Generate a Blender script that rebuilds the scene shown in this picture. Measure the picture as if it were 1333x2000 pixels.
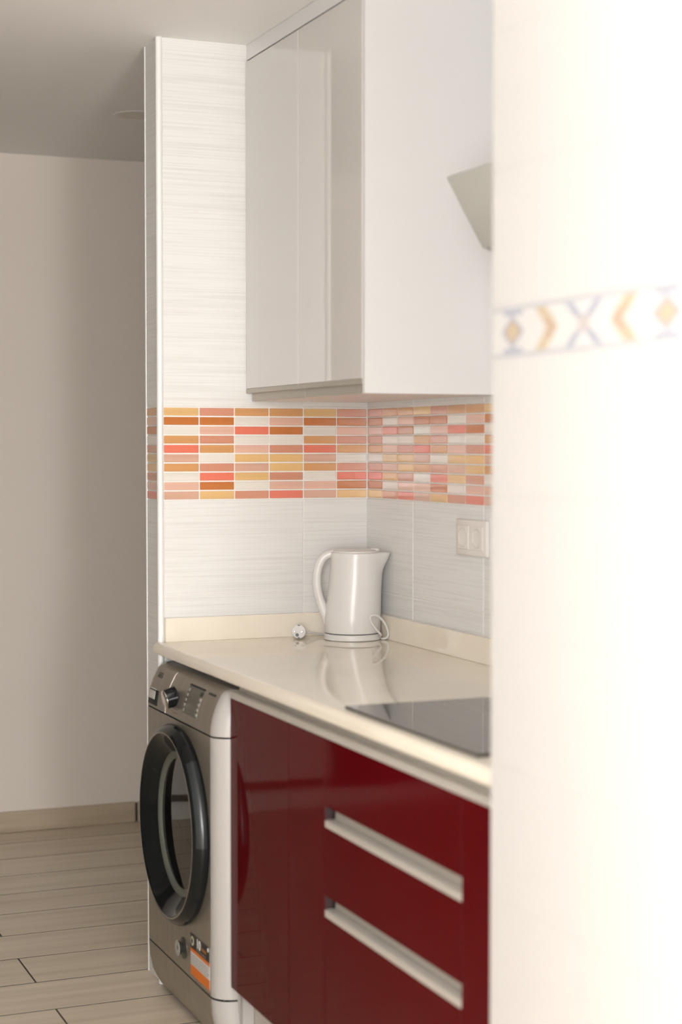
import bpy, bmesh, math, random
from mathutils import Vector, Matrix
R = math.radians
random.seed(7)
scene = bpy.context.scene
COL = scene.collection
for o in list(bpy.data.objects):
    bpy.data.objects.remove(o)

# ------------------------------------------------------------------ camera
cd = bpy.data.cameras.new('camera')
cam = bpy.data.objects.new('camera', cd); COL.objects.link(cam)
cam.location = (-1.8512, -4.2991, 1.4124)
cam.rotation_euler = (R(90 - 2.2302), 0, R(-22.4166))
cd.sensor_fit = 'HORIZONTAL'; cd.sensor_width = 24.0
cd.lens = 3350.73 / 1333 * 24.0
cd.dof.use_dof = True; cd.dof.focus_distance = 4.75; cd.dof.aperture_fstop = 2.4
cd.clip_start = 0.05
scene.camera = cam

# ------------------------------------------------------------------ world, lights, exposure
scene.view_settings.view_transform = 'Standard'
scene.view_settings.look = 'None'
scene.view_settings.gamma = 1.0
scene.view_settings.use_curve_mapping = False
scene.view_settings.exposure = 0.20
w = bpy.data.worlds.new('sky'); scene.world = w; w.use_nodes = True
w.node_tree.nodes['Background'].inputs[0].default_value = (0.80, 0.90, 1.0, 1)
w.node_tree.nodes['Background'].inputs[1].default_value = 1.0

def area(name, loc, rot, sx, sy, power, col):
    l = bpy.data.lights.new(name, 'AREA'); l.shape = 'RECTANGLE'
    l.size = sx; l.size_y = sy; l.energy = power; l.color = col
    o = bpy.data.objects.new(name, l); COL.objects.link(o)
    o.location = loc; o.rotation_euler = rot
    return o
# daylight entering through the side window (faces +X) and the glazed rear window (faces +Y)
area('side_window_daylight', (-2.235, -4.55, 1.50), (0, R(-90), 0), 1.40, 1.40, 146, (0.97, 0.97, 0.985))
area('rear_window_daylight', (-1.33, -6.37, 1.05), (R(90), 0, 0), 0.46, 1.8, 74, (0.97, 0.97, 0.985))

# ------------------------------------------------------------------ materials
MATS = {}
def S(c):
    return tuple(((v/255.0)/12.92 if v/255.0 <= 0.04045 else ((v/255.0+0.055)/1.055)**2.4) for v in c) + (1,)
def mat(name, col, rough=0.5, metal=0.0, coat=0.0, spec=0.5, bump=None, vary=None, ior=1.5):
    """col linear rgb; bump=(scale xyz, strength, distance); vary=(scale xyz, second colour, low, high)"""
    if name in MATS: return MATS[name]
    m = bpy.data.materials.new(name); m.use_nodes = True
    nt = m.node_tree; b = nt.nodes['Principled BSDF']; b.inputs['IOR'].default_value = ior
    b.inputs['Base Color'].default_value = tuple(col[:3]) + (1,)
    b.inputs['Roughness'].default_value = rough
    b.inputs['Metallic'].default_value = metal
    b.inputs['Coat Weight'].default_value = coat
    b.inputs['Coat Roughness'].default_value = 0.03
    b.inputs['Specular IOR Level'].default_value = spec
    def coords(scale):
        tc = nt.nodes.new('ShaderNodeTexCoord'); mp = nt.nodes.new('ShaderNodeMapping')
        oi = nt.nodes.new('ShaderNodeObjectInfo'); vm = nt.nodes.new('ShaderNodeVectorMath'); vm.operation = 'SCALE'
        vm.inputs[0].default_value = (13.7, 7.3, 3.1)
        nt.links.new(oi.outputs['Random'], vm.inputs['Scale'])
        nt.links.new(tc.outputs['Object'], mp.inputs['Vector'])
        nt.links.new(vm.outputs[0], mp.inputs['Location'])
        mp.inputs['Scale'].default_value = scale
        nz = nt.nodes.new('ShaderNodeTexNoise'); nz.inputs['Scale'].default_value = 1.0
        nz.inputs['Detail'].default_value = 3.0
        nt.links.new(mp.outputs[0], nz.inputs['Vector'])
        return nz
    if vary:
        nz = coords(vary[0]); rp = nt.nodes.new('ShaderNodeValToRGB')
        rp.color_ramp.elements[0].position = vary[2]; rp.color_ramp.elements[1].position = vary[3]
        rp.color_ramp.elements[0].color = tuple(col[:3]) + (1,)
        rp.color_ramp.elements[1].color = tuple(vary[1][:3]) + (1,)
        nt.links.new(nz.outputs['Fac'], rp.inputs[0]); nt.links.new(rp.outputs[0], b.inputs['Base Color'])
    if bump:
        nz = coords(bump[0]); bp = nt.nodes.new('ShaderNodeBump')
        bp.inputs['Strength'].default_value = bump[1]; bp.inputs['Distance'].default_value = bump[2]
        nt.links.new(nz.outputs['Fac'], bp.inputs['Height']); nt.links.new(bp.outputs[0], b.inputs['Normal'])
    MATS[name] = m
    return m
def glassy(name, tint, gloss):
    m = bpy.data.materials.new(name); m.use_nodes = True; nt = m.node_tree
    out = nt.nodes['Material Output']; nt.nodes.remove(nt.nodes['Principled BSDF'])
    t = nt.nodes.new('ShaderNodeBsdfTransparent'); t.inputs[0].default_value = tint + (1,)
    g = nt.nodes.new('ShaderNodeBsdfGlossy'); g.inputs['Roughness'].default_value = 0.03
    f = nt.nodes.new('ShaderNodeFresnel'); f.inputs[0].default_value = gloss
    mx = nt.nodes.new('ShaderNodeMixShader')
    nt.links.new(f.outputs[0], mx.inputs[0]); nt.links.new(t.outputs[0], mx.inputs[1]); nt.links.new(g.outputs[0], mx.inputs[2])
    nt.links.new(mx.outputs[0], out.inputs[0])
    return m

M_paint = mat('wall_paint', (0.82, 0.75, 0.675), 0.7, bump=((9, 9, 9), 0.06, 0.01))
M_kitwall = mat('white_wall_paint', (0.90, 0.89, 0.87), 0.6)
M_ceil = mat('ceiling_paint', (0.91, 0.895, 0.87), 0.75)
M_grout = mat('tile_grout', (0.82, 0.80, 0.765), 0.7)
M_darkgrout = mat('floor_grout', (0.055, 0.045, 0.035), 0.9)
M_tile = mat('striped_white_tile', (0.80, 0.79, 0.765), 0.34, coat=0.0,
             vary=((3.5, 3.5, 320), (0.70, 0.685, 0.655), 0.45, 0.75), bump=((3.5, 3.5, 320), 0.12, 0.0015))
M_whitetile = mat('plain_white_tile', (0.55, 0.53, 0.51), 0.2, coat=0.2)
M_plank = mat('wood_look_plank', (0.74, 0.64, 0.50), 0.33,
              vary=((1.1, 22, 22), (0.60, 0.50, 0.375), 0.38, 0.72), bump=((1.5, 40, 40), 0.12, 0.002))
M_base = mat('wood_look_baseboard', (0.52, 0.43, 0.31), 0.45,
             vary=((1.5, 30, 30), (0.38, 0.305, 0.21), 0.38, 0.7))
M_trim = mat('white_plastic_trim', (0.88, 0.87, 0.85), 0.25, coat=0.3)
M_stone = mat('cream_quartz', (0.89, 0.815, 0.69), 0.035, coat=0.0, spec=0.55,
              vary=((5, 5, 5), (0.84, 0.76, 0.635), 0.4, 0.75))
M_white = mat('white_laminate', (0.77, 0.76, 0.75), 0.25)
M_gloss = mat('pale_grey_gloss_lacquer', (0.66, 0.635, 0.605), 0.04, coat=0.5)
M_red = mat('red_gloss_lacquer', (0.082, 0.002, 0.0035), 0.05, coat=0.0, spec=0.5, ior=1.15,
            bump=((2.5, 2.5, 2.5), 0.10, 0.01))
M_redcarc = mat('dark_red_carcass', (0.022, 0.006, 0.008), 0.5)
M_alu = mat('brushed_aluminium', (0.60, 0.56, 0.50), 0.38, metal=0.35, bump=((2, 200, 200), 0.05, 0.001))
M_aludark = mat('aluminium_channel', (0.46, 0.43, 0.37), 0.45, metal=0.3)
M_wsteel = mat('grey_metallic_paint', (0.33, 0.295, 0.24), 0.38, metal=0.6, vary=((2, 60, 2), (0.305, 0.27, 0.22), 0.4, 0.6))
M_wwhite = mat('white_enamel', (0.43, 0.405, 0.38), 0.3, coat=0.1)
M_black = mat('black_gloss_plastic', (0.009, 0.010, 0.010), 0.10, spec=0.22)
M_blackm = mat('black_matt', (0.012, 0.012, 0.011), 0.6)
M_chrome = mat('chrome', (0.72, 0.70, 0.66), 0.12, metal=1.0)
M_drum = mat('drum_steel', (0.40, 0.40, 0.34), 0.3, metal=0.9)
M_rubber = mat('grey_rubber', (0.11, 0.115, 0.095), 0.45)
M_disp = mat('display_grey', (0.105, 0.095, 0.07), 0.35)
M_kettle = mat('white_kettle_plastic', (0.745, 0.72, 0.69), 0.26, coat=0.0)
M_socket = mat('socket_plastic', (0.80, 0.765, 0.71), 0.35)
M_hob = mat('black_ceramic_glass', (0.060, 0.053, 0.045), 0.04, spec=1.0)
M_hood = mat('grey_green_hood_glass', (0.54, 0.535, 0.48), 0.35)
M_steel = mat('hood_steel', (0.6, 0.59, 0.56), 0.3, metal=0.8)
M_orange = mat('orange_print', (0.75, 0.17, 0.01), 0.5)
M_print = mat('white_print', (0.66, 0.63, 0.60), 0.5)
M_darkprint = mat('dark_print', (0.03, 0.028, 0.02), 0.5)
M_greyprint = mat('grey_print', (0.20, 0.185, 0.17), 0.5)
M_badge = mat('pale_green_print', (0.52, 0.50, 0.36), 0.5)
M_darkwood = mat('dark_wood', (0.025, 0.014, 0.010), 0.4, vary=((30, 30, 2), (0.04, 0.022, 0.014), 0.4, 0.7))
M_pin = mat('dark_pin_socket', (0.03, 0.026, 0.02), 0.4)
M_lamp = mat('lamp_lens', (0.78, 0.74, 0.68), 0.5)
M_pane = glassy('window_glass', (0.95, 0.97, 0.96), 1.45)
M_doorglass = glassy('tinted_door_glass', (0.62, 0.64, 0.54), 1.8)
CHIP = {k: mat('mosaic_' + n, S(c)[:3], 0.12, coat=0.35, vary=((1.5, 1.5, 60), tuple(v*0.86 for v in S(c)[:3]), 0.4, 0.75)) for k, n, c in (
    ('w', 'white', (232, 226, 216)), ('p', 'pale_pink', (230, 186, 166)), ('d', 'dusty_pink', (212, 148, 122)),
    ('t', 'tan', (214, 158, 104)), ('g', 'gold', (230, 188, 128)), ('o', 'orange', (200, 122, 66)),
    ('c', 'coral', (232, 126, 102)), ('m', 'mauve', (216, 172, 150)))}

# ------------------------------------------------------------------ helpers
class MB:
    def __init__(s): s.bm = bmesh.new()
    def box(s, x0, x1, y0, y1, z0, z1, bev=0.0, seg=1):
        t = bmesh.new()
        vs = [t.verts.new((x, y, z)) for x in (x0, x1) for y in (y0, y1) for z in (z0, z1)]
        for f in ((0,1,3,2),(4,6,7,5),(0,4,5,1),(2,3,7,6),(0,2,6,4),(1,5,7,3)): t.faces.new([vs[i] for i in f])
        bmesh.ops.recalc_face_normals(t, faces=t.faces)
        if bev: bmesh.ops.bevel(t, geom=t.edges[:], offset=bev, segments=seg, affect='EDGES', profile=0.5)
        s.add(t); return s
    def add(s, t, M=None):
        me = bpy.data.meshes.new('tmp'); t.to_mesh(me); t.free()
        if M is not None: me.transform(M)
        s.bm.from_mesh(me); bpy.data.meshes.remove(me)
    def prism(s, pts, axis, a, b, bev=0.0):
        """polygon pts in the plane across axis, extruded from a to b"""
        t = bmesh.new()
        def P(p, h): return {'y': (p[0], h, p[1]), 'z': (p[0], p[1], h), 'x': (h, p[0], p[1])}[axis]
        A = [t.verts.new(P(p, a)) for p in pts]; B = [t.verts.new(P(p, b)) for p in pts]
        t.faces.new(A); t.faces.new(B[::-1]); n = len(pts)
        for i in range(n): t.faces.new((A[i], B[i], B[(i+1) % n], A[(i+1) % n]))
        bmesh.ops.recalc_face_normals(t, faces=t.faces)
        if bev: bmesh.ops.bevel(t, geom=t.edges[:], offset=bev, segments=2, affect='EDGES', profile=0.5)
        s.add(t); return s
    def lathe(s, prof, M, n=48, cap0=False, cap1=False):
        """prof: (radius, height) along local z; M places it"""
        t = bmesh.new(); rings = []
        for r, h in prof:
            rings.append([t.verts.new((r*math.cos(2*math.pi*i/n), r*math.sin(2*math.pi*i/n), h)) for i in range(n)])
        for a, b in zip(rings, rings[1:]):
            for i in range(n): t.faces.new((a[i], a[(i+1) % n], b[(i+1) % n], b[i]))
        if cap0: t.faces.new(rings[0][::-1])
        if cap1: t.faces.new(rings[-1])
        bmesh.ops.recalc_face_normals(t, faces=t.faces)
        s.add(t, M); return s
    def tube(s, pts, r, n=10, flat=None):
        """swept round (or flattened, flat=(ra, rb, side vector)) tube"""
        P = [Vector(p) for p in pts]; t = bmesh.new(); rings = []
        up = Vector((0.3, 0.2, 1)).normalized()
        for i, p in enumerate(P):
            d = (P[min(i+1, len(P)-1)] - P[max(i-1, 0)]).normalized()
            if flat: u = Vector(flat[i][2]).normalized(); ra, rb = flat[i][0], flat[i][1]
            else: u = (up - d*up.dot(d)).normalized(); up = u; ra = rb = r
            v = d.cross(u).normalized()
            rings.append([t.verts.new(p + u*ra*math.cos(2*math.pi*k/n) + v*rb*math.sin(2*math.pi*k/n)) for k in range(n)])
        for a, b in zip(rings, rings[1:]):
            for k in range(n): t.faces.new((a[k], a[(k+1) % n], b[(k+1) % n], b[k]))
        t.faces.new(rings[0][::-1]); t.faces.new(rings[-1])
        bmesh.ops.recalc_face_normals(t, faces=t.faces)
        s.add(t); return s
    def mesh(s, name):
        me = bpy.data.meshes.new(name); s.bm.to_mesh(me); s.bm.free(); return me

def smooth_mesh(me, ang=35):
    me.polygons.foreach_set('use_smooth', [True]*len(me.polygons))
    b = bmesh.new(); b.from_mesh(me)
    for e in b.edges:
        if len(e.link_faces) == 2 and e.calc_face_angle(0) > R(ang): e.smooth = False
    b.to_mesh(me); b.free()
def obj(name, mb, m, parent=None, smooth=True, kind=None):
    me = mb.mesh(name) if isinstance(mb, MB) else mb
    if smooth: smooth_mesh(me)
    o = bpy.data.objects.new(name, me); COL.objects.link(o)
    if not me.materials: me.materials.append(m)
    if parent is not None:
        o.parent = parent
        p = parent; L = Vector((0, 0, 0))
        while p is not None: L += p.location; p = p.parent
        o.location = -L
    if kind: o['kind'] = kind
    return o
def thing(name, label, cat, loc, group=None):
    o = bpy.data.objects.new(name, None); COL.objects.link(o); o.location = loc
    o.empty_display_size = 0.05
    o['label'] = label; o['category'] = cat
    if group: o['group'] = group
    return o
def struct(name, mb, m, label=None):
    o = obj(name, mb, m, kind='structure'); o['category'] = name.split('_')[0]
    o['label'] = label or name.replace('_', ' ')
    return o

# piece cache: boxes of the same size share one mesh
CACHE = {}
def piece(name, size, loc, m, parent, bev=0.0012):
    k = (name,) + tuple(round(v, 4) for v in size)
    if k not in CACHE:
        a, b, c = [v/2 for v in size]
        me = MB().box(-a, a, -b, b, -c, c, bev).mesh(name); me.materials.append(m); CACHE[k] = me
    o = bpy.data.objects.new(name, CACHE[k]); COL.objects.link(o)
    o.location = loc
    if parent is not None: o.parent = parent
    s = o.material_slots[0]
    if CACHE[k].materials[0] is not m: s.link = 'OBJECT'; s.material = m
    return o

# ------------------------------------------------------------------ dimensions (metres; corner behind the kettle is the origin)
ZC = 2.4615                    # ceiling
YF = 1.907                     # far hall wall
XL = -2.25                     # left kitchen wall
XN = -0.65                     # tiled wall close to the camera
YN = -1.985                    # where that wall begins
YR = -6.40                     # rear wall
ZM0, ZM1 = 1.269, 1.512        # mosaic band
XE = -0.588                    # end of the partition

# ------------------------------------------------------------------ floor
floor = struct('floor', MB().box(-3.3, 1.2, YR-0.1, YF+0.1, -0.10, -0.0003), M_darkgrout, 'floor of pale wood-look planks with dark joints')
PW, PL = 0.2285, 1.20
row = 0
y = 0.131 - PW*29
while y < YF:
    k = round((y - 0.131)/PW)
    off = -0.892 if k % 2 == 0 else -0.892 + 0.82
    x = off - PL*2
    y1 = min(y + PW, YF)
    while x < 1.0:
        a, b = max(x, -3.2), min(x + PL, 1.0)
        if b - a > 0.05:
            piece('plank', (b-a-0.005, y1-y-0.006, 0.012), ((a+b)/2, (y+y1)/2, -0.006), M_plank, floor, 0.0)
        x += PL
    y += PW

# ------------------------------------------------------------------ walls and ceiling
struct('ceiling', MB().box(-3.3, 1.2, YR-0.1, YF+0.1, ZC, ZC+0.1), M_ceil, 'plain white painted ceiling')
struct('wall_far', MB().box(-3.3, 1.2, YF, YF+0.1, 0, ZC), M_paint, 'plain beige painted wall at the end of the hall')
struct('wall_hall_right', MB().box(1.0, 1.1, 0.126, YF, 0, ZC).box(0.155, 1.1, 0.02, 0.126, 0, ZC), M_paint)
struct('wall_hall_left', MB().box(-3.3, -3.2, -0.6, YF, 0, ZC).box(-3.2, XL-0.1, -0.7, -0.6, 0, ZC), M_paint)
WY0, WY1, WZ0, WZ1 = -5.30, -3.80, 0.75, 2.26
mb = MB().box(XL-0.1, XL, YR, WY0, 0, ZC).box(XL-0.1, XL, WY1, -0.6, 0, ZC).box(XL-0.1, XL, WY0, WY1, 0, WZ0).box(XL-0.1, XL, WY0, WY1, WZ1, ZC)
struct('wall_left', mb, M_kitwall, 'plain white kitchen wall with a window, left of the camera')
mb = MB().box(XL-0.1, -1.60, YR-0.1, YR, 0, ZC).box(-1.06, XN+0.15, YR-0.1, YR, 0, ZC).box(-1.60, -1.06, YR-0.1, YR, 0, 0.1).box(-1.60, -1.06, YR-0.1, YR, 2.3, ZC)
struct('wall_rear', mb, M_kitwall, 'plain white wall with a narrow window, behind the camera')

wb = struct('wall_back', MB().box(XE+0.0012, 0.155, 0.0012, 0.126, 0, ZC), M_grout, 'partition wall clad in white striped tiles with a mosaic band, behind the kettle')
wr = struct('wall_right', MB().box(0.0012, 0.155, YN, 0.0012, 0, ZC), M_grout, 'white striped tile wall with a mosaic band and a double socket, right of the kettle')
wn = struct('wall_near', MB().box(XN+0.0008, 0.155, YR, YN, 0, ZC), mat('white_grout', (0.55, 0.53, 0.51), 0.7), 'bright white tiled wall with a blue and orange frieze, at the right edge')

G = 0.0022
def tiles(parent, axis, us, zs, face):
    for a, b in zip(us, us[1:]):
        for c, d in zip(zs, zs[1:]):
            w_, h_ = abs(b-a)-G, d-c-G
            if axis == 'y': piece('tile', (w_, 0.006, h_), ((a+b)/2, face+0.003, (c+d)/2), M_tile, parent)
            else: piece('tile', (0.006, w_, h_), (face+0.003, (a+b)/2, (c+d)/2), M_tile, parent)
ZLOW = [0.0, 0.263, 0.515, 0.767, 1.019, ZM0]
ZUP = [ZM1, 1.765, 2.018, 2.27, ZC-0.001]
UA = [-0.577, -0.187, 0.001]
UB = [0.001, -0.297, -0.694, -1.091, -1.488, -1.885, YN]
tiles(wb, 'y', UA, ZLOW, 0.0); tiles(wb, 'y', UA, ZUP, 0.0)
tiles(wr, 'x', UB, ZLOW, 0.0); tiles(wr, 'x', UB, ZUP, 0.0)
tiles(wb, 'x', [0.010, 0.118], ZLOW, XE); tiles(wb, 'x', [0.010, 0.118], ZUP, XE)
# mosaic band
PAT = ['gowtcmtwpm', 'dopdtwdcog', 'twcwpgmgwd', 'tpowdggdpc']
RH = (ZM1-ZM0)/10
def chips(parent, axis, u, width, col, face):
    for r in range(10):
        z = ZM1 - RH*(r+0.5); m = CHIP[PAT[col % 4][r]]
        if axis == 'y': piece('mosaic_tile', (width-0.0028, 0.0056, RH-0.0036), (u, face+0.0028, z), m, parent)
        else: piece('mosaic_tile', (0.0056, width-0.0028, RH-0.0036), (face+0.0028, u, z), m, parent)
u = -0.577
for i in range(6):
    wd = 0.0975 if i < 4 else (0.0965 if i == 4 else 0.0895)
    chips(wb, 'y', u + wd/2, wd, i, 0.0); u += wd
u = -0.001
for i in range(20):
    wd = min(0.0991, u - YN)
    if wd < 0.03: break
    chips(wr, 'x', u - wd/2, wd, i+1, 0.0); u -= wd
chips(wb, 'x', 0.064, 0.108, 3, XE)
# corner beads of the partition
def bead(x, y, r, name, label):
    mb = MB().lathe([(r, 0.0), (r, ZC)], Matrix.Translation((x, y, 0)), 16, True, True)
    return struct(name, mb, M_trim, label)
bead(XE+0.002, 0.001, 0.0085, 'trim_1', 'white rounded corner bead down the front edge of the tiled partition')
bead(XE+0.002, 0.122, 0.004, 'trim_2', 'thin white edge strip down the rear edge of the tiled partition')

# near wall: plain white tiles and a printed frieze
TS = 0.204
ys = [YN-0.001] + [-2.051-0.102-TS*i for i in range(0, 8)]
zs_low = [1.541-0.2035*i for i in range(7, -1, -1)]; zs_low[0] = 0.12
zs_up = [1.6175, 1.821, 2.025, 2.2285, ZC-0.001]
for a, b in zip(ys, ys[1:]):
    for zz in (zs_low, zs_up):
        for c, d in zip(zz, zz[1:]):
            piece('tile', (0.003, abs(b-a)-0.0004, d-c-0.0004), (XN+0.0015, (a+b)/2, (c+d)/2), M_whitetile, wn, 0.0)
m = bpy.data.materials.new('painted_frieze'); m.use_nodes = True
vc = m.node_tree.nodes.new('ShaderNodeVertexColor'); vc.layer_name = 'print'
m.node_tree.links.new(vc.outputs[0], m.node_tree.nodes['Principled BSDF'].inputs['Base Color'])
m.node_tree.nodes['Principled BSDF'].inputs['Roughness'].default_value = 0.2
M_frieze = m
WHT, BLU, ORG, YEL = (0.55, 0.53, 0.51), (0.34, 0.345, 0.40), (0.44, 0.335, 0.25), (0.46, 0.38, 0.27)
def motif(u, v):
    """u along the wall in metres from an orange diamond (period 0.408), v height -1..1"""
    p = u % 0.408
    d0 = min(p, 0.408-p)                      # distance to an orange diamond
    dx = abs(p-0.204)                         # distance to a blue cross
    s = 0.046
    if abs(v) > 0.86: return (0.43, 0.425, 0.44)
    if d0/s*1.3 + abs(v)*1.5 < 0.75: return YEL if d0/s + abs(v) < 0.4 else ORG
    if d0/s*1.3 + abs(v)*1.5 < 1.0: return BLU
    c = 0.118 - 0.032*abs(v)*1.3               # orange chevrons either side
    if abs(d0 - c) < 0.0165 and abs(v) < 0.8: return ORG if abs(v) < 0.4 else YEL
    if abs(dx/0.05 - abs(v)) < 0.22 and abs(v) < 0.85: return BLU if abs(v) > 0.25 else (0.44, 0.40, 0.385)
    if d0 < 0.03 and abs(v) > 0.68: return BLU
    return WHT
def frieze_tile(a, b, z0, z1):
    nu, nv = 56, 22
    bm = bmesh.new(); W_ = abs(b-a)-0.0015; H_ = z1-z0-0.0015
    g = [[bm.verts.new((0.0, -W_/2 + W_*i/nu, -H_/2 + H_*j/nv)) for j in range(nv+1)] for i in range(nu+1)]
    lay = bm.loops.layers.float_color.new('print')
    for i in range(nu):
        for j in range(nv):
            f = bm.faces.new((g[i][j], g[i][j+1], g[i+1][j+1], g[i+1][j]))
            yy = (a+b)/2 - W_/2 + W_*(i+.5)/nu
            c = motif(-2.051-yy, 2*(j+.5)/nv-1)
            for l in f.loops: l[lay] = c + (1,)
    bmesh.ops.recalc_face_normals(bm, faces=bm.faces)
    # a body behind the printed face
    t = bmesh.ops.extrude_face_region(bm, geom=bm.faces[:])
    bmesh.ops.translate(bm, verts=[e for e in t['geom'] if isinstance(e, bmesh.types.BMVert)], vec=(0.003, 0, 0))
    bmesh.ops.recalc_face_normals(bm, faces=bm.faces)
    me = bpy.data.meshes.new('frieze_tile'); bm.to_mesh(me); bm.free(); me.materials.append(M_frieze)
    o = bpy.data.objects.new('frieze_tile', me); COL.objects.link(o); o.parent = wn
    o.location = (XN+0.0000, (a+b)/2, (z0+z1)/2)
for a, b in list(zip(ys, ys[1:]))[:6]: frieze_tile(a, b, 1.541, 1.6175)

# baseboard of the hall
bb = struct('baseboard_far', MB().box(-3.2, 1.0, YF-0.004, YF, 0.001, 0.072), M_darkgrout, 'wood-look skirting along the foot of the hall wall')
for a, b in ((-0.845, -0.128), (-0.122, 1.0)):
    piece('skirting_board', (b-a-0.004, 0.011, 0.076), ((a+b)/2, YF-0.0057, 0.0385), M_base, bb, 0.0015)
struct('trim_3', MB().box(-1.85, -0.85, YF-0.003, YF-0.0003, 0.080, 0.112), mat('dark_strip', (0.16, 0.11, 0.085), 0.8), 'dark strip above the hall skirting')  # plain dark strip low on the hall wall
struct('trim_4', MB().box(-2.95, -0.85, YF-0.022, YF-0.0045, 0.0, 0.074, 0.003), mat('pale_stone', (0.85, 0.80, 0.72), 0.4), 'pale stone sill at the foot of the hall wall, seen as a reflection')
d1 = struct('door_1', MB().box(-2.72, -1.86, YF-0.045, YF-0.001, 0.075, 2.05, 0.004), M_darkwood, 'dark wooden hall door, seen only as a reflection')
obj('door_panel', MB().box(-2.62, -1.96, YF-0.052, YF-0.046, 0.15, 0.95, 0.002).box(-2.62, -1.96, YF-0.052, YF-0.046, 1.05, 1.93, 0.002), M_darkwood, d1)

# windows
def window(name, axis, a, b, z0, z1, at, label):
    def bx(m_, u0, u1, w0, w1, t0, t1, bev=0.003):
        return m_.box(t0, t1, u0, u1, w0, w1, bev) if axis == 'x' else m_.box(u0, u1, t0, t1, w0, w1, bev)
    f = MB()
    for u0, u1, w0, w1 in ((a, a+.045, z0, z1), (b-.045, b, z0, z1), (a+.045, b-.045, z0, z0+.045), (a+.045, b-.045, z1-.045, z1)):
        bx(f, u0, u1, w0, w1, at-0.07, at-0.03)
    o = struct(name, f, M_trim, label)
    obj('pane', bx(MB(), a+.045, b-.045, z0+.045, z1-.045, at-0.053, at-0.049, 0), M_pane, o)
window('window_1', 'x', WY0, WY1, WZ0, WZ1, XL, 'white framed window in the left wall')
window('window_2', 'y', -1.60, -1.06, 0.1, 2.3, YR, 'narrow tall white framed window in the rear wall')

# ------------------------------------------------------------------ washing machine
YWC, HW = -0.306, 0.256          # centre and half width of the grey front
wm = thing('washing_machine', 'grey washing machine with a big black porthole door under the worktop end', 'washing machine', (-0.33, YWC, 0))
def section(x0, q):
    """one horizontal section of the right-hand white corner: q 0..1 from grey panel to side"""
    a = q*math.pi/2
    return x0 + 0.05*(1-math.cos(a)), (HW + 0.044*math.sin(a))
KICK = [(-0.598, 0.012), (-0.604, 0.020), (-0.613, 0.036), (-0.624, 0.058), (-0.632, 0.095), (-0.6345, 0.134)]
FRONT = [(-0.634, 0.139), (-0.635, 0.30), (-0.635, 0.60), (-0.635, 0.7415)]
CTRL = [(-0.635, 0.7455), (-0.634, 0.765), (-0.629, 0.79), (-0.620, 0.815), (-0.608, 0.838), (-0.600, 0.846), (-0.585, 0.851)]
def xat(z):
    for (x0, z0), (x1, z1) in zip(CTRL, CTRL[1:]):
        if z0 <= z <= z1: return x0 + (x1-x0)*(z-z0)/(z1-z0)
    return -0.635
def skin(prof, ys_):
    bm = MB(); t = bmesh.new()
    g = [[t.verts.new((x + dx, yy, z)) for (dx, yy) in ys_] for (x, z) in prof]
    for a, b in zip(g, g[1:]):
        for i in range(len(ys_)-1): t.faces.new((a[i], a[i+1], b[i+1], b[i]))
    bmesh.ops.recalc_face_normals(t, faces=t.faces)
    bmesh.ops.solidify(t, geom=t.faces[:], thickness=0.002)
    bm.add(t); return bm
flat = [(0, YWC-HW + 2*HW*i/6) for i in range(7)]
cor = lambda sgn: [(section(0, i/8)[0], YWC + sgn*section(0, i/8)[1]) for i in range(9)]
obj('casing', MB().box(-0.583, -0.03, YWC-0.2995, YWC+0.2995, 0.02, 0.846, 0.004), M_wwhite, wm)
for prof, nm in ((KICK, 'plinth_corner'), (FRONT, 'front_corner'), (CTRL, 'control_corner')):
    for s_ in (-1, 1): obj(nm, skin(prof, cor(s_)), M_wwhite, wm)
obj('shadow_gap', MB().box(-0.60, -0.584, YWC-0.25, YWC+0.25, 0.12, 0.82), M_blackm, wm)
obj('kick_panel', skin(KICK, flat), M_wsteel, wm)
for yy in (-0.20, -0.48):
    obj('foot', MB().lathe([(0.018, 0.0), (0.018, 0.02)], Matrix.Translation((-0.5, yy, 0)), 16, True, True), M_blackm, wm)
# front plate with a round opening
ZDC, YDC, RD = 0.492, -0.318, 0.240
t = bmesh.new(); N = 72; RH_ = 0.205
inn, out = [], []
for i in range(N):
    a = 2*math.pi*i/N; c, s_ = math.cos(a), math.sin(a)
    inn.append(t.verts.new((-0.635, YDC + RH_*c, ZDC + RH_*s_)))
    ky = ((YWC+HW-YDC) if c > 0 else (YDC-(YWC-HW)))/max(abs(c), 1e-6)
    kz = ((0.7415-ZDC) if s_ > 0 else (ZDC-0.139))/max(abs(s_), 1e-6)
    k = min(ky, kz); out.append(t.verts.new((-0.635, YDC + k*c, ZDC + k*s_)))
for i in range(N): t.faces.new((inn[i], inn[(i+1) % N], out[(i+1) % N], out[i]))
for cy, cz in ((YWC+HW, .7415), (YWC-HW, .7415), (YWC+HW, .139), (YWC-HW, .139)):
    q = sorted(out, key=lambda v: (v.co.y-cy)**2 + (v.co.z-cz)**2)[:2]
    if min((q[0].co.y-cy)**2 + (q[0].co.z-cz)**2, 1) > 1e-8:
        vv = t.verts.new((-0.635, cy, cz)); t.faces.new((q[0], q[1], vv))
bmesh.ops.recalc_face_normals(t, faces=t.faces)
bmesh.ops.solidify(t, geom=t.faces[:], thickness=0.002)
mb = MB(); mb.add(t); obj('front_panel', mb, M_wsteel, wm, smooth=False)
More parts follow.
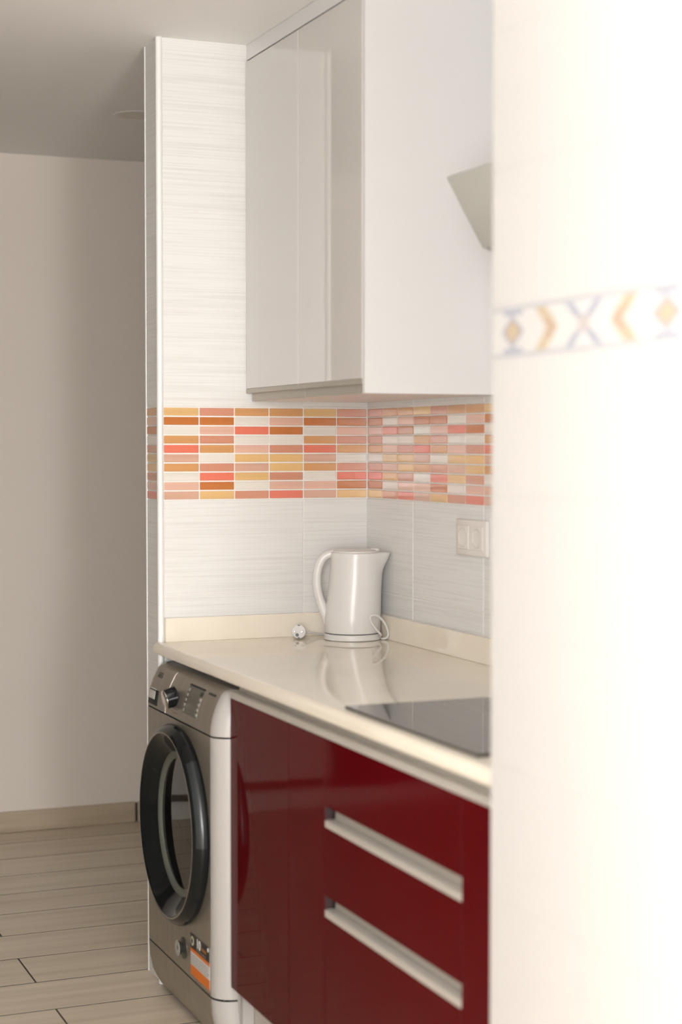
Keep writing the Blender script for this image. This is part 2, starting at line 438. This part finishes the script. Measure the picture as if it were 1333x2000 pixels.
# porthole door: local z points out of the machine (-X)
MD = Matrix.Translation((-0.635, YDC, ZDC)) @ Matrix.Rotation(R(-90), 4, 'Y')
door = obj('porthole_door', MB().lathe([(0.238, 0.000), (0.2425, 0.006), (0.2435, 0.014), (0.240, 0.023), (0.234, 0.031), (0.229, 0.0355), (0.2245, 0.0374), (0.2185, 0.0358)], MD, 96), M_black, wm)
obj('door_rim', MB().lathe([(0.2245, 0.0372), (0.2225, 0.0382), (0.2210, 0.0372)], MD, 96), M_wsteel, door)
obj('door_funnel', MB().lathe([(0.2185, 0.0355), (0.212, 0.032), (0.200, 0.022), (0.186, 0.008), (0.176, 0.001)], MD, 96), M_black, door)
obj('glass_ring', MB().lathe([(0.176, 0.001), (0.174, 0.0035), (0.169, 0.004), (0.163, 0.001), (0.158, -0.004)], MD, 96), M_rubber, door)
obj('door_glass', MB().lathe([(0.158, -0.004), (0.150, -0.0035), (0.10, -0.002), (0.05, -0.001), (0.004, -0.0008)], MD, 72, False, True), M_doorglass, door)
obj('drum', MB().lathe([(0.175, -0.006), (0.178, -0.03), (0.205, -0.045), (0.205, -0.30), (0.15, -0.315), (0.004, -0.32)], MD, 64, False, True), M_drum, wm)
t = bmesh.new(); rings = []
for i in range(25):
    a = R(-2 + 50*i/24); c_, s_ = -math.cos(a), math.sin(a)     # the grip hollows the right flank of the ring
    rings.append([t.verts.new((-0.635-h, YDC + r_*c_, ZDC + r_*s_)) for r_, h in ((0.2425, 0.008), (0.2450, 0.0135), (0.2445, 0.019), (0.2395, 0.0265), (0.2345, 0.0318), (0.230, 0.0318))])
for a, b in zip(rings, rings[1:]):
    for k in range(6): t.faces.new((a[k], a[(k+1) % 6], b[(k+1) % 6], b[k]))
t.faces.new(rings[0]); t.faces.new(rings[-1][::-1]); bmesh.ops.recalc_face_normals(t, faces=t.faces)
mb = MB(); mb.add(t); obj('door_handle', mb, mat('dark_grey_plastic', (0.022, 0.026, 0.028), 0.2), door)
# control panel
obj('control_panel', skin(CTRL, [(0, YWC-HW + (HW*2-0.15)*i/5) for i in range(6)]), M_wsteel, wm)
dd = obj('detergent_drawer', skin(CTRL, [(0, YWC+HW-0.148 + 0.148*i/4) for i in range(5)]), M_wsteel, wm)
obj('drawer_seam', skin([(x-0.0012, z) for x, z in CTRL[:-1]], [(0, YWC+HW-0.1515), (0, YWC+HW-0.1485)]), mat('pale_seam', (0.62, 0.58, 0.52), 0.3, metal=0.5), wm)
obj('grip_shade', MB().prism([(xat(z)-0.0016, z) for z in (0.752, 0.77, 0.79)] + [(xat(0.79)+0.008, 0.79), (xat(0.752)+0.006, 0.752)], 'y', -0.128, -0.052, 0.001), M_blackm, dd)  # black block stands in for the shade inside the grip hollow
mb = MB()
mb.prism([(xat(0.793)-0.0012, 0.793), (xat(0.770)-0.0035, 0.772), (xat(0.768)-0.002, 0.766), (xat(0.768)+0.002, 0.768), (xat(0.79)+0.003, 0.79)], 'y', -0.106, -0.055, 0.0005)
obj('grip', mb, mat('pale_grip', (0.55, 0.53, 0.50), 0.3), dd)
KY, KZ = -0.272, 0.797
MK = Matrix.Translation((xat(KZ)-0.001, KY, KZ)) @ Matrix.Rotation(R(-90-14), 4, 'Y')
t = bmesh.new(); rings = []
for r0, h, fl in ((0.0255, 0.0, 0), (0.0255, 0.006, 0), (0.0235, 0.008, 0.06), (0.0225, 0.026, 0.06), (0.0215, 0.029, 0.03)):
    rings.append([t.verts.new((r0*(1+fl*math.cos(8*2*math.pi*i/64))*math.cos(2*math.pi*i/64), r0*(1+fl*math.cos(8*2*math.pi*i/64))*math.sin(2*math.pi*i/64), h)) for i in range(64)])
for a, b in zip(rings, rings[1:]):
    for i in range(64): t.faces.new((a[i], a[(i+1) % 64], b[(i+1) % 64], b[i]))
t.faces.new(rings[-1]); bmesh.ops.recalc_face_normals(t, faces=t.faces)
mb = MB(); mb.add(t, MK); kn = obj('programme_knob', mb, M_black, wm)
obj('knob_cap', MB().lathe([(0.0225, 0.0285), (0.0225, 0.031), (0.019, 0.033), (0.004, 0.032)], MK, 40, False, True), M_chrome, kn)
def onpanel(y0, y1, z0, z1, th, m, name, par, n=3):
    zz = [z0 + (z1-z0)*i/n for i in range(n+1)]
    return obj(name, MB().prism([(xat(z)-th, z) for z in zz] + [(xat(z)+0.0006, z) for z in zz[::-1]], 'y', y0, y1), m, par, smooth=False)
ds = onpanel(-0.452, -0.342, 0.768, 0.832, 0.0012, M_disp, 'display', wm, 5)
obj('display_shade', MB().prism([(xat(0.832)-0.0022, 0.8325), (xat(0.836)-0.0022, 0.836), (xat(0.836)+0.001, 0.836), (xat(0.832)+0.001, 0.8325)], 'y', -0.455, -0.340), M_blackm, ds)
for sy in (-0.348, -0.447):
    for i in range(5):
        z = 0.776 + 0.0118*i
        onpanel(sy-0.0055, sy+0.0055, z-0.003, z+0.003, 0.0022, mat('button_grey', (0.30, 0.28, 0.25), 0.3), 'button', ds, 1)
onpanel(-0.4535, -0.441, 0.8195, 0.828, 0.004, M_blackm, 'button_recess', ds, 1)
# printed marks
def text(body, size, name, m, parent, M, th=0.0004):
    cu = bpy.data.curves.new('txt', 'FONT'); cu.body = body; cu.size = size; cu.extrude = th
    cu.align_x = 'CENTER'; cu.align_y = 'CENTER'
    o = bpy.data.objects.new('txt', cu); COL.objects.link(o)
    me = bpy.data.meshes.new_from_object(o.evaluated_get(bpy.context.evaluated_depsgraph_get()))
    bpy.data.objects.remove(o); me.transform(M); me.materials.clear(); me.materials.append(m); me.name = name
    return obj(name, me, m, parent, smooth=False)
def face_left(x, y, z, tilt=0):  # text readable from -X: local x -> -Y, local y -> +Z
    B = Matrix(((0, 0, -1, 0), (-1, 0, 0, 0), (0, 1, 0, 0), (0, 0, 0, 1)))
    return Matrix.Translation((x, y, z)) @ Matrix.Rotation(R(tilt), 4, 'Y') @ B
text('AEG', 0.021, 'emblem', mat('faint_dark_print', (0.07, 0.06, 0.045), 0.5), dd, face_left(xat(0.826)-0.0015, -0.098, 0.826, 24))
for z, y0, y1 in ((0.766, -0.30, -0.262), (0.757, -0.30, -0.270)):
    onpanel(y0, y1, z, z+0.002, 0.0006, mat('faint_red_print', (0.16, 0.10, 0.07), 0.5), 'printed_line', wm, 1)
onpanel(-0.535, -0.482, 0.829, 0.834, 0.0006, M_darkprint, 'printed_line', wm, 1)
# filter lock and warranty sticker low on the front
fl = obj('filter_lock', MB().lathe([(0.026, -0.001), (0.026, 0.0022), (0.023, 0.003), (0.004, 0.003)], Matrix.Translation((-0.635, -0.353, 0.196)) @ Matrix.Rotation(R(-90), 4, 'Y') , 32, False, True), mat('dark_grey_metal', (0.07, 0.07, 0.06), 0.4, metal=0.4), wm)
ML = Matrix.Translation((-0.636, -0.352, 0.197)) @ Matrix.Rotation(R(-90), 4, 'Y')
lt = obj('lock_tab', MB().lathe([(0.010, 0.0), (0.0125, 0.006), (0.0195, 0.015)], ML, 32, False, True), mat('dark_grey_metal', (0.07, 0.07, 0.06), 0.4, metal=0.4), fl)
obj('lock_face', MB().lathe([(0.0192, 0.0151), (0.0192, 0.0158), (0.007, 0.0158), (0.006, 0.0151)], ML, 32), mat('pale_tab', (0.42, 0.41, 0.37), 0.3, metal=0.2), fl)
st = obj('sticker', MB().box(-0.6361, -0.6352, -0.5555, -0.4105, 0.1505, 0.2495), M_print, wm, smooth=False)
def band(name, y0, y1, z0, z1, m, x=-0.6363): return obj(name, MB().box(x, -0.6360, y0, y1, z0, z1), m, st, smooth=False)
band('dark_band', -0.556, -0.410, 0.214, 0.250, M_darkprint)
band('orange_band', -0.556, -0.410, 0.206, 0.2138, M_orange); band('orange_band', -0.556, -0.410, 0.150, 0.174, M_orange)
obj('badge', MB().lathe([(0.0115, 0.0), (0.0115, 0.0006), (0.006, 0.0006)], Matrix.Translation((-0.6368, -0.426, 0.233)) @ Matrix.Rotation(R(-90), 4, 'Y'), 24, False, False), M_badge, st)
text('10', 0.034, 'numeral', M_print, st, face_left(-0.6371, -0.474, 0.2345))
mb = MB()
for y0, y1, z0, z1 in ((-0.532, -0.498, 0.228, 0.2355),): mb.box(-0.6371, -0.6367, y0, y1, z0, z1)
obj('orange_word', mb, mat('dull_orange_print', (0.30, 0.085, 0.015), 0.5), st, smooth=False)
mb = MB()
for i in range(6): mb.box(-0.6371, -0.6367, -0.528+0.0125*i, -0.520+0.0125*i, 0.218, 0.222)
obj('small_print', mb, M_greyprint, st, smooth=False)
mb = MB()
for r_ in range(4):
    yy = -0.416
    while yy > -0.54:
        l = random.uniform(0.006, 0.018); mb.box(-0.6371, -0.6367, yy-l, yy, 0.1785+0.0065*r_, 0.1805+0.0065*r_); yy -= l+0.005
obj('small_print', mb, mat('light_grey_print', (0.38, 0.36, 0.34), 0.5), st, smooth=False)
obj('white_dot', MB().lathe([(0.005, 0), (0.005, 0.0006)], Matrix.Translation((-0.6368, -0.5475, 0.2435)) @ Matrix.Rotation(R(-90), 4, 'Y'), 16, False, True), mat('bright_white', (0.85, 0.84, 0.80), 0.3), st)

# ------------------------------------------------------------------ countertop
ct = thing('countertop', 'cream polished stone worktop with a low upstand along the walls', 'countertop', (-0.3, -1.0, 0.87))
prof = [(0.0, 0.8702), (-0.600, 0.8702), (-0.605, 0.8725), (-0.607, 0.877), (-0.607, 0.884)]
for i in range(1, 7):
    a = R(90*i/6); prof.append((-0.607 + 0.014*(1-math.cos(a)), 0.884 + 0.016*math.sin(a)))
prof += [(0.0, 0.90)]
obj('slab', MB().prism([(x - 0.0005 if x > -0.01 else x, z) for x, z in prof], 'y', YN+0.001, -0.0005), M_stone, ct)
obj('upstand', MB().box(-0.579, -0.0205, -0.020, -0.0005, 0.90, 0.9626, 0.0015), M_stone, ct)
obj('upstand', MB().box(-0.020, -0.0005, YN+0.001, -0.0005, 0.90, 0.9626, 0.0015), M_stone, ct)

# ------------------------------------------------------------------ base cabinets
XF = -0.603
def door_panel(name, parent, y0, y1, z0, z1, lip=True, extra=None):
    d = obj(name, MB().box(XF, XF+0.019, y0+0.0015, y1-0.0015, z0, z1-0.0142 if lip else z1, 0.0008), M_red, parent)
    d.data.materials.append(M_redcarc)
    for f in d.data.polygons:
        if f.normal.x > -0.3: f.material_index = 1
    if lip:
        obj('handle_lip', MB().prism([(XF-0.0005, z1-0.014), (XF-0.0005, z1-0.001), (XF+0.004, z1), (XF+0.019, z1), (XF+0.019, z1-0.014)], 'y', y0+0.0015, y1-0.0015), M_alu, d, smooth=False)
    return d
def channel(parent, y0, y1, z0, z1):
    return obj('handle_channel', MB().prism([(-0.5835, z0), (-0.5795, z0), (-0.5775, z0), (-0.5775, z1), (-0.587, z1), (-0.587, z1-0.0015), (-0.5805, z1-0.003), (-0.5815, z0+0.004)], 'y', y0+0.001, y1-0.001), M_aludark, parent, smooth=False)
def cabinet(name, label, y0, y1):
    t_ = thing(name, label, 'cabinet', (-0.3, (y0+y1)/2, 0))
    obj('carcass', MB().box(-0.577, -0.03, y0+0.001, y1-0.001, 0.172, 0.8695), M_redcarc, t_)
    channel(t_, y0, y1, 0.842, 0.8698)
    obj('plinth', MB().box(-0.552, -0.536, y0+0.001, y1-0.001, 0.0, 0.1715, 0.001), M_alu, t_)
    return t_
Y1, Y2, Y3, Y4, Y5 = -0.612, -0.989, -1.190, -1.7925, YN+0.002
c1 = cabinet('base_cabinet', 'glossy red base cabinet with a wide and a narrow door, beside the washing machine', Y2-0.201, Y1)
obj('side_panel', MB().box(-0.580, -0.5775, Y1-0.018, Y1-0.001, 0.0, 0.17).box(-0.578, -0.553, Y1-0.016, Y1-0.001, 0.0, 0.171), M_wwhite, c1)
door_panel('door', c1, Y2, Y1, 0.172, 0.852); door_panel('door', c1, Y3, Y2, 0.172, 0.852)
c2 = cabinet('drawer_cabinet', 'glossy red cabinet of three drawers with aluminium handle channels, below the hob', Y4, Y3)
door_panel('drawer', c2, Y4, Y3, 0.703, 0.852); door_panel('drawer', c2, Y4, Y3, 0.525, 0.676); door_panel('drawer', c2, Y4, Y3, 0.172, 0.498)
channel(c2, Y4, Y3, 0.664, 0.702); channel(c2, Y4, Y3, 0.486, 0.524)
c3 = cabinet('narrow_cabinet', 'narrow glossy red cabinet front between the drawers and the white wall', Y5, Y4)
door_panel('door', c3, Y5, Y4, 0.172, 0.852)

# ------------------------------------------------------------------ hob
hb = thing('induction_hob', 'black glass hob lying on the cream worktop', 'hob', (-0.325, -1.517, 0.90))
obj('glass_top', MB().box(-0.580, -0.075, -1.801, -1.236, 0.9004, 0.9064, 0.0015), M_hob, hb, smooth=False)
# ------------------------------------------------------------------ wall cabinet
XU, YU = -0.3504, -0.800
wc = thing('wall_cabinet', 'pale grey gloss wall cabinet with two tall doors and a white side panel', 'cabinet', (-0.17, -0.4, 1.528))
obj('carcass', MB().box(-0.333, -0.001, -0.784, -0.001, 1.528, 2.417), M_white, wc)
obj('side_panel', MB().box(XU+0.0005, -0.0005, YU, -0.7845, 1.5275, ZC-0.0008, 0.0008), M_white, wc)
obj('cornice', MB().box(-0.3475, -0.001, -0.784, -0.001, 2.4215, ZC-0.0008, 0.0008), M_white, wc)
for y0, y1 in ((-0.3865, -0.003), (-0.782, -0.3895)):
    d = obj('door', MB().box(XU, XU+0.016, y0, y1, 1.561, 2.4165, 0.0012), M_gloss, wc)
    obj('handle_lip', MB().box(XU, XU+0.016, y0, y1, 1.549, 1.5608, 0.0008), M_aludark, d)
for y0, y1 in ((-0.405, -0.022), (-0.783, -0.408)):
    obj('handle_channel', MB().box(-0.340, -0.3335, y0, y1, 1.528, 1.553, 0.0008), M_aludark, wc)

# ------------------------------------------------------------------ hood
hd = thing('range_hood', 'grey tilted glass range hood partly hidden by the white wall', 'hood', (-0.15, -1.5, 1.70))
def lean(x0, z0, x1, z1, th):
    d = Vector((x1-x0, z1-z0)).normalized(); n = Vector((-d.y, d.x))
    if n.x < 0: n = -n
    return [(x0, z0), (x1, z1), (x1+n.x*th, z1+n.y*th), (x0+n.x*th, z0+n.y*th)]
obj('glass_panel', MB().prism(lean(-0.346, 1.944, -0.264, 1.807, 0.010), 'y', -1.80, -1.20, 0.0008), M_hood, hd)
obj('body', MB().prism([(-0.318, 1.925), (-0.2535, 1.816), (-0.262, 1.806), (-0.239, 1.797), (-0.02, 1.715), (-0.0005, 1.715), (-0.0005, 1.90), (-0.10, 1.93)], 'y', -1.795, -1.205, 0.001), M_steel, hd)
obj('chimney', MB().box(-0.26, -0.0005, -1.66, -1.38, 1.90, ZC-0.001, 0.002), M_steel, hd)

# ------------------------------------------------------------------ sockets on the right wall
sk = thing('double_socket', 'white double wall socket on the striped tiles', 'socket', (-0.005, -0.646, 1.19))
obj('plate', MB().box(-0.0105, -0.0004, -0.7255, -0.5665, 1.1495, 1.2345, 0.002, 2), M_socket, sk)
for yc in (-0.683, -0.609):
    ins = obj('insert', MB().box(-0.0125, -0.0100, yc-0.0285, yc+0.0285, 1.1635, 1.2205, 0.001), M_socket, sk)
    MS = Matrix.Translation((-0.0125, yc, 1.192)) @ Matrix.Rotation(R(-90), 4, 'Y')
    obj('well', MB().lathe([(0.0235, 0.0), (0.0235, 0.002), (0.0205, 0.002), (0.0195, -0.0008), (0.004, -0.0012)], MS, 40, False, True), mat('socket_well', (0.70, 0.665, 0.61), 0.4), ins)
    for dy in (-0.0095, 0.0095):
        obj('pin_hole', MB().lathe([(0.0028, 0), (0.0028, 0.0006)], Matrix.Translation((-0.0115, yc+dy, 1.192)) @ Matrix.Rotation(R(-90), 4, 'Y'), 12, False, True), M_pin, ins)

# ------------------------------------------------------------------ kettle
KX, KYY = -0.098, -0.128
hdir = Vector((-0.924, 0.381, 0)); sdir = -hdir      # handle side, spout side
kt = thing('electric_kettle', 'white plastic jug kettle with a loop handle standing in the corner of the worktop', 'kettle', (KX, KYY, 0.917))
t = bmesh.new(); N = 64; rings = []
# (z, shift along the spout direction, radius, spout extension)
LV = [(0.9185, 0.000, 0.070, 0), (0.9195, 0.000, 0.0735, 0), (0.924, 0.000, 0.0748, 0), (0.96, 0.001, 0.0745, 0), (1.00, 0.0035, 0.0725, 0), (1.04, 0.0065, 0.0705, 0),
      (1.075, 0.0085, 0.069, 0.002), (1.085, 0.009, 0.0685, 0.004), (1.10, 0.0095, 0.068, 0.011), (1.115, 0.0098, 0.0678, 0.0185), (1.127, 0.010, 0.0677, 0.024), (1.1295, 0.010, 0.0668, 0.024), (1.131, 0.010, 0.064, 0.0235)]
for z, sh, r_, ex in LV:
    ring = []
    for i in range(N):
        a = 2*math.pi*i/N; e = ex*math.exp(-(min(a, 2*math.pi-a)/0.36)**2)
        d = sdir*math.cos(a) + Vector((-sdir.y, sdir.x, 0))*math.sin(a)
        ring.append(t.verts.new(Vector((KX, KYY, z)) + sdir*sh + d*(r_+e)))
    rings.append(ring)
for a, b in zip(rings, rings[1:]):
    for i in range(N): t.faces.new((a[i], a[(i+1) % N], b[(i+1) % N], b[i]))
t.faces.new(rings[0][::-1]); t.faces.new(rings[-1]); bmesh.ops.recalc_face_normals(t, faces=t.faces)
mb = MB(); mb.add(t); obj('jug', mb, M_kettle, kt)
C = Vector((KX, KYY, 0))
lid = obj('lid', MB().lathe([(0.061, 1.130), (0.060, 1.1345), (0.052, 1.138), (0.02, 1.1395), (0.003, 1.1395)], Matrix.Translation(C + sdir*0.008), 48, True, True), M_kettle, kt)
obj('lid_button', MB().lathe([(0.013, 1.133), (0.013, 1.1395), (0.010, 1.1415), (0.003, 1.142)], Matrix.Translation(C + sdir*0.060), 24, True, True), M_kettle, kt)
def hp(pts_):  # (offset towards the handle, z)
    return [C + hdir*a + Vector((0, 0, z)) for a, z in pts_]
ctrl = [(0.030, 1.1225), (0.052, 1.1265), (0.069, 1.1215), (0.082, 1.108), (0.0905, 1.087), (0.0940, 1.060), (0.0925, 1.034), (0.0865, 1.008), (0.0775, 0.982), (0.068, 0.958), (0.060, 0.938), (0.056, 0.926)]
def catmull(P, n=5):
    out_ = []
    for i in range(len(P)-1):
        p0, p1, p2, p3 = P[max(i-1, 0)], P[i], P[i+1], P[min(i+2, len(P)-1)]
        for k in range(n):
            s_ = k/n
            out_.append(0.5*((2*p1) + (p2-p0)*s_ + (2*p0-5*p1+4*p2-p3)*s_*s_ + (3*p1-p0-3*p2+p3)*s_**3))
    return out_ + [P[-1]]
hpath = catmull(hp(ctrl))
side = Vector((-hdir.y, hdir.x, 0))
fl_ = []
for i, p in enumerate(hpath):
    s_ = i/(len(hpath)-1)
    w_ = 0.0118 + 0.004*max(0, (s_-0.6)/0.4)
    fl_.append((0.0125, w_, side))
obj('handle', MB().tube(hpath, 0, 20, fl_), M_kettle, kt)
# power base with cord and plug
kb = thing('kettle_base', 'white round kettle power base with cord and plug, under the kettle', 'kettle base', (KX, KYY, 0.90))
obj('base_dish', MB().lathe([(0.0735, 0.9003), (0.0765, 0.902), (0.0765, 0.9135), (0.074, 0.9165), (0.062, 0.9175)], Matrix.Translation(C), 64, True, True), M_kettle, kb)
obj('base_gap_shade', MB().lathe([(0.066, 0.9172), (0.066, 0.91835)], Matrix.Translation(C), 48, True, True), M_blackm, kb)  # black disc painted in as the shade between jug and base
loop = [Vector(p) for p in ((-0.044, -0.185, 0.9085), (-0.050, -0.205, 0.918), (-0.066, -0.212, 0.932), (-0.0795, -0.214, 0.950), (-0.0835, -0.214, 0.963), (-0.077, -0.212, 0.9695), (-0.063, -0.208, 0.968), (-0.046, -0.203, 0.957), (-0.031, -0.198, 0.938), (-0.0235, -0.194, 0.918), (-0.0265, -0.190, 0.9065), (-0.036, -0.180, 0.9035), (-0.0265, -0.155, 0.9035), (-0.0245, -0.10, 0.9035), (-0.040, -0.055, 0.9035), (-0.075, -0.036, 0.9035), (-0.12, -0.036, 0.9035), (-0.155, -0.047, 0.907), (-0.185, -0.062, 0.9125), (-0.205, -0.070, 0.9165))]
obj('cord', MB().tube(catmull(loop, 5), 0.0030, 10), M_kettle, kb)
# plug lies with its pins towards the camera
pd = Vector((-0.42, -0.90, 0.08)).normalized()
MP = Matrix.Translation((-0.2265, -0.070, 0.9195)) @ pd.to_track_quat('Z', 'Y').to_matrix().to_4x4()
pl = obj('plug', MB().lathe([(0.008, -0.026), (0.012, -0.016), (0.0175, -0.006), (0.0188, 0.004), (0.0188, 0.0165), (0.0175, 0.018), (0.0035, 0.018)], MP, 32, True, True), mat('plug_plastic', (0.62, 0.59, 0.56), 0.4), kb)
for dx in (-0.0095, 0.0095):
    obj('pin', MB().lathe([(0.0024, 0.017), (0.0024, 0.034), (0.0012, 0.036)], MP @ Matrix.Translation((dx, 0, 0)), 12, True, True), M_chrome, pl)
obj('earth_hole', MB().lathe([(0.0045, 0.017), (0.0045, 0.0188)], MP @ Matrix.Translation((-0.004, -0.009, 0)), 14, True, True), M_pin, pl)
for dy in (-0.0165, 0.0165):
    obj('earth_clip', MB().box(-0.003, 0.003, dy-0.0015, dy+0.0015, 0.002, 0.0195).mesh('earth_clip'), M_pin, pl).data.transform(MP)

# ------------------------------------------------------------------ ceiling downlight in the hall
dl = thing('downlight', 'round recessed ceiling downlight behind the tiled partition', 'ceiling light', (-0.347, 1.04, ZC))
obj('ring', MB().lathe([(0.082, ZC-0.0003), (0.081, ZC-0.0016), (0.070, ZC-0.0026), (0.064, ZC-0.0008)], Matrix.Translation((-0.347, 1.04, 0)), 48), M_ceil, dl)
obj('lens', MB().lathe([(0.064, ZC-0.0008), (0.05, ZC-0.0006), (0.004, ZC-0.0005)], Matrix.Translation((-0.347, 1.04, 0)), 48, False, True), M_lamp, dl)
